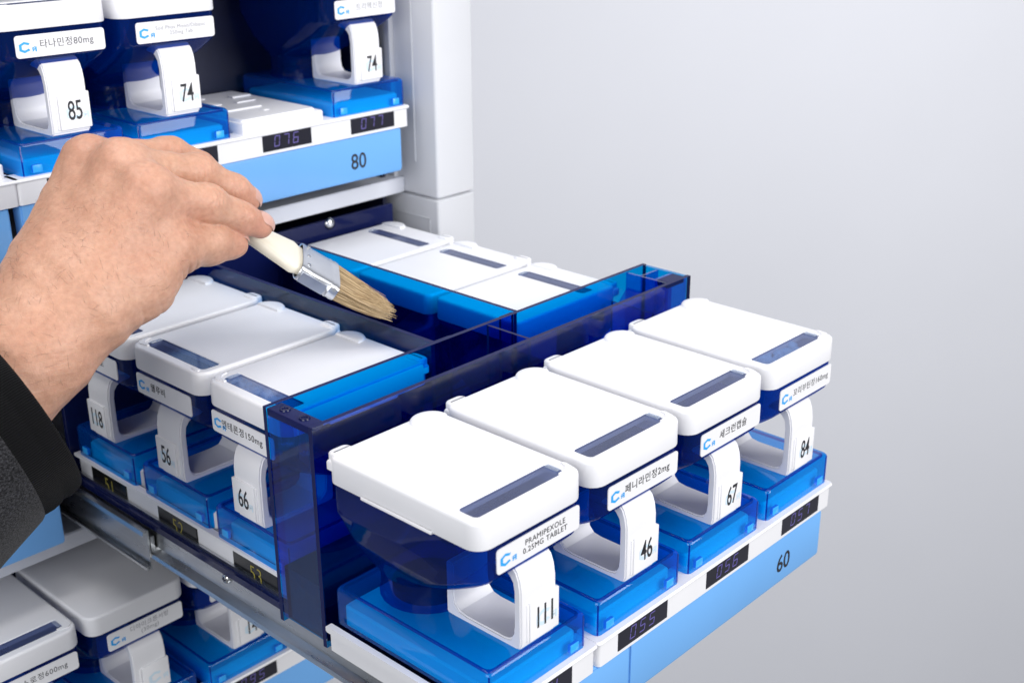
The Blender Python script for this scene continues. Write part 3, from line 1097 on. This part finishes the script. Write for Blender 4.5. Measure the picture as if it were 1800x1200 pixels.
def seg(P, a, b, ra=None, rb=None, off=None):
    A_, B_ = jp[a], jp[b]
    return sd_cone(P, A_, B_, ra or jr[a], rb or jr[b])


def hand_sdf(P):
    # palm and wrist
    d = seg(P, 'wr', 'i0', 17.5, 11.0)
    d = smin(d, sd_cone(P, (jp['wr'] + jp['wu']) / 2, jp['m0'], 17.5, 11.4), 15)
    d = smin(d, seg(P, 'wu', 'r0', 16.5, 11.0), 15)
    d = smin(d, seg(P, 'wu', 'p0', 16.5, 10.4), 15)
    arm = smin(seg(P, 'wr', 'fr', 18.0, 21.5), seg(P, 'wu', 'fu', 16.5, 19.5), 12)
    arm = smin(arm, smin(seg(P, 'fr', 'er', 21.5, 28), seg(P, 'fu', 'eu', 19.5, 27), 12), 8)
    d = smin(d, arm, 14)
    # thenar mass and palm fill
    d = smin(d, seg(P, 't0', 't1', 15.0, 11.5), 9)
    d = smin(d, sd_cone(P, jp['t1'] * .6 + jp['t0'] * .4, jp['i0'] * .85 + jp['wr'] * .15 - VIEW_N * 6, 10, 9), 10)
    d = smin(d, sd_cone(P, jp['t1'] * .65 + jp['i0'] * .35 - VIEW_N * 3, jp['i0'] * .8 + jp['i1'] * .2 - VIEW_N * 5, 8.5, 7.5), 9)
    d = smin(d, sd_cone(P, np.array((7.0, 201.5, 91.0)), np.array((19.0, 200.5, 85.5)), 6.5, 5.5), 7)
    # fleshy ball on the thumb side
    d = smin(d, np.linalg.norm(P - (jp['t0'] * .45 + jp['t1'] * .55 - np.array((0, 0, 4.0))), axis=1) - 14.5, 8)
    # knuckles
    for k, r, o in (('i0', 8.4, 3.2), ('m0', 8.4, 3.8), ('r0', 8.4, 3.4)):
        d = smin(d, np.linalg.norm(P - (jp[k] + VIEW_N * o + np.array((0, 0, 1.0))), axis=1) - r, 9)
    # extensor tendons
    for k, w in (('i0', 'wr'), ('m0', 'wu'), ('r0', 'wu')):
        a_ = jp[k] + VIEW_N * 7.0
        b_ = jp[w] * .45 + jp[k] * .55 + VIEW_N * 9.0
        d = smin(d, sd_cone(P, a_, b_, 2.8, 2.2), 8)
    out = d
    for f in 'imrp':
        g = seg(P, f + '0', f + '1', jr[f + '0'] * .90, jr[f + '1'] * .97)
        g = smin(g, seg(P, f + '1', f + '2', jr[f + '1'] * .97, jr[f + '2']), 3)
        g = smin(g, seg(P, f + '2', f + '3', jr[f + '2'], jr[f + '3']), 3)
        g = smin(g, np.linalg.norm(P - (jp[f + '1'] + VIEW_N * 1.2), axis=1) - jr[f + '1'] * 1.0, 4)
        # waist of the first and middle phalanx
        out = np.minimum(out + 0, smin(d, g, 5.0)) if f == 'i' else smin(out, smin(d, g, 5.0), 0.6)
    g = seg(P, 't1', 't2', jr['t1'] * .93, jr['t2'])
    g = smin(g, seg(P, 't2', 't3', jr['t2'], jr['t3']), 3)
    g = smin(g, np.linalg.norm(P - jp['t2'], axis=1) - jr['t2'] * 1.03, 4)
    return smin(out, smin(d, g, 7), 1.2)


def surface_nets(fn, lo, hi, h):
    n = np.ceil((hi - lo) / h).astype(int) + 1
    ax = [lo[i] + h * np.arange(n[i]) for i in range(3)]
    V = np.empty(n, np.float32)
    for i, x in enumerate(ax[0]):
        yy, zz = np.meshgrid(ax[1], ax[2], indexing='ij')
        P = np.stack([np.full(yy.size, x), yy.ravel(), zz.ravel()], 1)
        V[i] = fn(P).reshape(yy.shape)
    ins = V < 0
    c = np.zeros(tuple(n - 1), int)
    for dx in (0, 1):
        for dy in (0, 1):
            for dz in (0, 1):
                c += ins[dx:n[0] - 1 + dx, dy:n[1] - 1 + dy, dz:n[2] - 1 + dz]
    act = (c > 0) & (c < 8)
    idx = -np.ones(act.shape, int)
    cells = np.argwhere(act)
    idx[act] = np.arange(len(cells))
    pos = lo + (cells + .5) * h
    for _ in range(6):                      # project the vertices on the surface
        e = 0.05
        d0 = fn(pos)
        g = np.stack([fn(pos + np.eye(3)[k] * e) - fn(pos - np.eye(3)[k] * e) for k in range(3)], 1) / (2 * e)
        pos = pos - .8 * d0[:, None] * g / np.maximum((g * g).sum(1), .05)[:, None]
    faces = []
    for a in range(3):
        b, c_ = (a + 1) % 3, (a + 2) % 3
        sl0 = [slice(None)] * 3
        sl1 = [slice(None)] * 3
        sl0[a], sl1[a] = slice(0, -1), slice(1, None)
        cross = ins[tuple(sl0)] != ins[tuple(sl1)]
        q = np.argwhere(cross)
        q = q[(q[:, b] > 0) & (q[:, c_] > 0) & (q[:, b] < n[b] - 1) & (q[:, c_] < n[c_] - 1)]
        eb, ec = np.eye(3, dtype=int)[b], np.eye(3, dtype=int)[c_]
        i00, i10, i11, i01 = (idx[tuple((q - o).T)] for o in (eb + ec, ec, 0 * eb, eb))
        F = np.stack([i00, i10, i11, i01], 1)
        flip = ~ins[tuple(q.T)]
        F[flip] = F[flip][:, ::-1]
        faces.append(F)
    F = np.concatenate(faces)
    return pos, F[(F >= 0).all(1)]


hv, hf = surface_nets(hand_sdf, np.array((-112.0, 168.0, -12.0)), np.array((66.0, 276.0, 136.0)), 1.25)
# keep the forearm up to just inside the sleeve
me = bpy.data.meshes.new('person')
me.from_pydata([tuple(p * S) for p in hv], [], [tuple(int(i) for i in f) for f in hf])
me.materials.append(MATS['skin'])
me.polygons.foreach_set('use_smooth', [True] * len(me.polygons))


def displace(me):
    """fine relief of the hand: knuckle wrinkles, web folds, wrist creases, light unevenness"""
    n = len(me.vertices)
    co = np.empty(n * 3)
    me.vertices.foreach_get('co', co)
    P = co.reshape(-1, 3) / S
    nr = np.empty(n * 3)
    me.vertex_normals.foreach_get('vector', nr)
    N = nr.reshape(-1, 3)
    dsp = np.zeros(n)
    tone = np.zeros(n)
    rg = np.random.RandomState(4)
    for f in 'imr':
        for j, amp in (('1', .60), ('2', .36)):
            ax_ = jp[f + j] - jp[f + '0' if j == '1' else f + '1']
            ax2 = jp[f + ('2' if j == '1' else '3')] - jp[f + j]
            u = ax_ / np.linalg.norm(ax_) + ax2 / np.linalg.norm(ax2)
            u /= np.linalg.norm(u)
            D = P - jp[f + j]
            r = np.linalg.norm(D, axis=1)
            s_ = D @ u
            side = np.cross(u, VIEW_N)
            side /= np.linalg.norm(side)
            q = D @ side
            w = np.exp(-(r / 13.0) ** 4) * np.clip((N @ VIEW_N) * 1.6 - .1, 0, 1)
            for o, a in ((-4.2, .7), (-2.2, .8), (-.4, 1.0), (1.5, .9), (3.4, .6)):
                bend = o + .06 * q * q * (1 if o > 0 else -1) * .35 + .5 * np.sin(q * .9 + o)
                dsp -= w * amp * a * np.exp(-((s_ - bend) / .62) ** 2)
            tone += .6 * w * np.exp(-(r / 9.0) ** 2)
    for k in ('i0', 'm0', 'r0'):
        r = np.linalg.norm(P - jp[k] - VIEW_N * 6, axis=1)
        tone += .28 * np.exp(-(r / 12.0) ** 2)
    for k, a in (('i3', .7), ('m3', .65), ('t3', .6)):
        r = np.linalg.norm(P - jp[k], axis=1)
        tone += a * np.exp(-(r / 9.0) ** 2)
    # thumb base folds along the lower outline and web between thumb and index finger
    u = jp['t1'] - jp['t0']
    u /= np.linalg.norm(u)
    D = P - jp['t1']
    s_ = D @ u
    low = np.clip(-(N[:, 2]) * 1.2 + .35, 0, 1)
    for o, a, w_ in ((-6.0, .9, 1.0), (-1.5, 1.1, .9), (3.5, .9, .9), (-14, .6, 1.2), (-24, .7, 1.3), (-33, .6, 1.2)):
        dsp -= a * low * np.exp(-((s_ - o + .12 * D[:, 1]) / w_) ** 2) * np.exp(-(np.linalg.norm(D - u * o, axis=1) / 22.0) ** 4)
    web = jp['t1'] * .5 + jp['i0'] * .5 + np.array((9, 0, 0))
    r = np.linalg.norm(P - web, axis=1)
    tone += .45 * np.exp(-(r / 11.0) ** 2)
    for k in range(7):
        dv = rg.normal(size=3)
        dv /= np.linalg.norm(dv)
        dsp += .10 * np.sin((P @ dv) * (.18 + .09 * k) + rg.rand() * 6)
    # ulnar side of the back of the hand is a little browner
    P2 = P + N * dsp[:, None]
    me.vertices.foreach_set('co', (P2 * S).ravel())
    va = me.color_attributes.new('tone', 'FLOAT_COLOR', 'POINT')
    t4 = np.ones((n, 4))
    t4[:, 0] = t4[:, 1] = t4[:, 2] = np.clip(tone, 0, 1)
    va.data.foreach_set('color', t4.ravel())
    me.update()


bm = bmesh.new()
bm.from_mesh(me)
bmesh.ops.subdivide_edges(bm, edges=bm.edges, cuts=1, use_grid_fill=True, smooth=0.0)
bmesh.ops.smooth_vert(bm, verts=bm.verts, factor=.5, use_axis_x=True, use_axis_y=True, use_axis_z=True)
bm.to_mesh(me)
bm.free()
me.polygons.foreach_set('use_smooth', [True] * len(me.polygons))
displace(me)
pe = link('person', me)
pe['label'] = 'bare left hand and forearm in a dark sleeve pinching the brush handle'
pe['category'] = 'person'

# nails: slightly domed plates bedded on the finger tips
def nail(tip, prev, nrm, ln, wd, back):
    a_ = jp[tip] - jp[prev]
    a_ /= np.linalg.norm(a_)
    nn = np.array(nrm, float)
    nn -= a_ * (nn @ a_)
    nn /= np.linalg.norm(nn)
    s_ = np.cross(a_, nn)
    r = jr[tip]
    base = jp[tip] + a_ * (r * .80 - back)
    b = MB()
    loops = []
    for u in np.linspace(0, 1, 8):
        L = []
        e = (1 - (2 * abs(u - .5)) ** 4) ** .5 if u < .5 else (1 - (2 * abs(u - .5)) ** 6) ** .5
        for v in np.linspace(-1, 1, 9):
            p = base + a_ * (u - .5) * ln + s_ * (v * wd * .5 * max(e, .25))
            # lie on the round finger
            q = p - jp[tip]
            k = q @ a_
            lat = v * wd * .5 * max(e, .25)
            hgt = math.sqrt(max(r * r - lat * lat - max(0, k) ** 2 * .75, .3)) + .25
            L.append(tuple(jp[tip] + a_ * k + s_ * lat + nn * hgt))
        loops.append(L)
    n = 9
    vs = [p for L in loops for p in L]
    fs = [(i * n + j, i * n + j + 1, (i + 1) * n + j + 1, (i + 1) * n + j) for i in range(7) for j in range(n - 1)]
    b.add(vs, fs)
    return link('fingernail', b.mesh('fingernail', 'fingernail', 80), pe)


NI = np.array((.04, -.50, .72))
nail('i3', 'i2', NI, 11.0, 8.8, 3.4)
nail('m3', 'm2', NI, 10.5, 8.8, 3.2)
nail('t3', 't2', (0.34, -0.36, 0.8), 10.5, 9.5, 3.0)

# short dark hairs on the back of the hand and wrist
hr = MB()
rh = random.Random(11)
vv = np.empty(len(me.vertices) * 3)
me.vertices.foreach_get('co', vv)
vv = vv.reshape(-1, 3) / S
vn = np.empty(len(me.vertices) * 3)
me.vertex_normals.foreach_get('vector', vn)
vn = vn.reshape(-1, 3)
axis = jp['m0'] - jp['wr']
L0 = np.linalg.norm(axis)
axis /= L0
sdv = (vv - jp['wr']) @ axis
side = np.cross(axis, VIEW_N)
side /= np.linalg.norm(side)
cand = np.where((sdv > -46) & (sdv < L0 * .74) & ((vn @ VIEW_N) > .45))[0]
for k in range(260):
    i = int(cand[rh.randrange(len(cand))])
    p, nn = vv[i], vn[i]
    dirv = axis * rh.uniform(.1, .9) + side * rh.uniform(-1.0, -.1) + np.array([rh.gauss(0, .3) for _ in range(3)])
    dirv -= nn * (dirv @ nn)
    dirv /= np.linalg.norm(dirv) + 1e-6
    ln = rh.uniform(1.5, 5.2) * (1.25 if sdv[i] < 10 else .8)
    cv = rh.gauss(0, .25)
    w2 = np.cross(nn, dirv)
    pts = [tuple(p + dirv * ln * t + nn * (.05 + .35 * math.sin(t * 3.0)) + w2 * cv * ln * t * t) for t in (0, .35, .7, 1.0)]
    r = rh.uniform(.022, .042)
    hr.tube(pts, [r, r, r * .8, r * .3], 3, caps=False)
ho = link('arm_hair', hr.mesh('arm_hair', 'hair_dark', 60), pe)
ho['kind'] = 'stuff'


# sleeve and ribbed cuff
def ring(c, n, ru, rv, k=64, wob=0.0, seed=0, up=(0, 0, 1)):
    n = np.array(n, float)
    n /= np.linalg.norm(n)
    v = np.array(up, float)
    v = v - n * (v @ n)
    v /= np.linalg.norm(v)
    u = np.cross(v, n)
    rg = np.random.RandomState(seed)
    ph = rg.rand(4) * 6.28
    out = []
    for i in range(k):
        a = 2 * math.pi * i / k
        w = 1 + wob * (math.sin(3 * a + ph[0]) + .6 * math.sin(5 * a + ph[1]) + .4 * math.sin(9 * a + ph[2]))
        out.append(tuple(np.array(c) + u * math.cos(a) * ru * w + v * math.sin(a) * rv * w))
    return out


def tube_uv(rings, name, mat, th):
    b = MB()
    b.loft(rings, False, False)
    me_ = b.mesh(name, mat, 80)
    uv = me_.uv_layers.new(name='UVMap')
    k = len(rings[0])
    for p in me_.polygons:
        ids = [me_.loops[li].vertex_index for li in p.loop_indices]
        wrap = max(i % k for i in ids) - min(i % k for i in ids) > k // 2
        for li, vi in zip(p.loop_indices, ids):
            u_ = (vi % k)
            if wrap and u_ < k // 2:
                u_ += k
            uv.data[li].uv = (u_ / k, (vi // k) / len(rings))
    return me_


CN = np.array((.93, -.08, .33))
cc = np.array((-80.0, 187.3, 28.2))
ux = CN / np.linalg.norm(CN)
rings = []
for o, r1, r2, w_ in ((-1.5, 32.0, 35.0, .004), (.6, 34.2, 37.2, .004), (.8, 35.4, 38.5, .005), (-.6, 36.2, 39.4, .006), (-4.5, 36.8, 40.2, .006), (-7.2, 36.5, 39.8, .006),
                      (-8.4, 36.3, 39.6, .006), (-9.8, 36.9, 40.4, .006), (-13.5, 37.3, 41.0, .006), (-19.5, 36.8, 40.6, .006)):
    rings.append(ring(cc + ux * o, CN, r1, r2, 96, w_, 3))
link('cuff', tube_uv(rings, 'cuff', 'knit_black', 0), pe)
rings = []
c2 = cc + ux * -18.0
ax2 = np.array((-.90, -.12, -.42))
for s_, r1, r2, w_, blend in ((0, 35.9, 39.6, .006, 0), (.5, 37.2, 41.2, .006, 0), (3, 38.0, 42.2, .008, .1), (9, 39.0, 43.0, .012, .25), (18, 40.0, 44.0, .016, .4), (30, 41, 45, .020, .55),
                              (46, 42, 46, .022, .7), (66, 44, 48, .024, .8), (95, 47, 51, .026, .9)):
    n_ = CN * (1 - blend) - ax2 * blend
    rings.append(ring(c2 + (-ux * (1 - blend) + ax2 * blend) * s_ , n_, r1, r2, 96, w_, 3))
link('sleeve', tube_uv(rings, 'sleeve', 'fabric_grey', 0), pe)
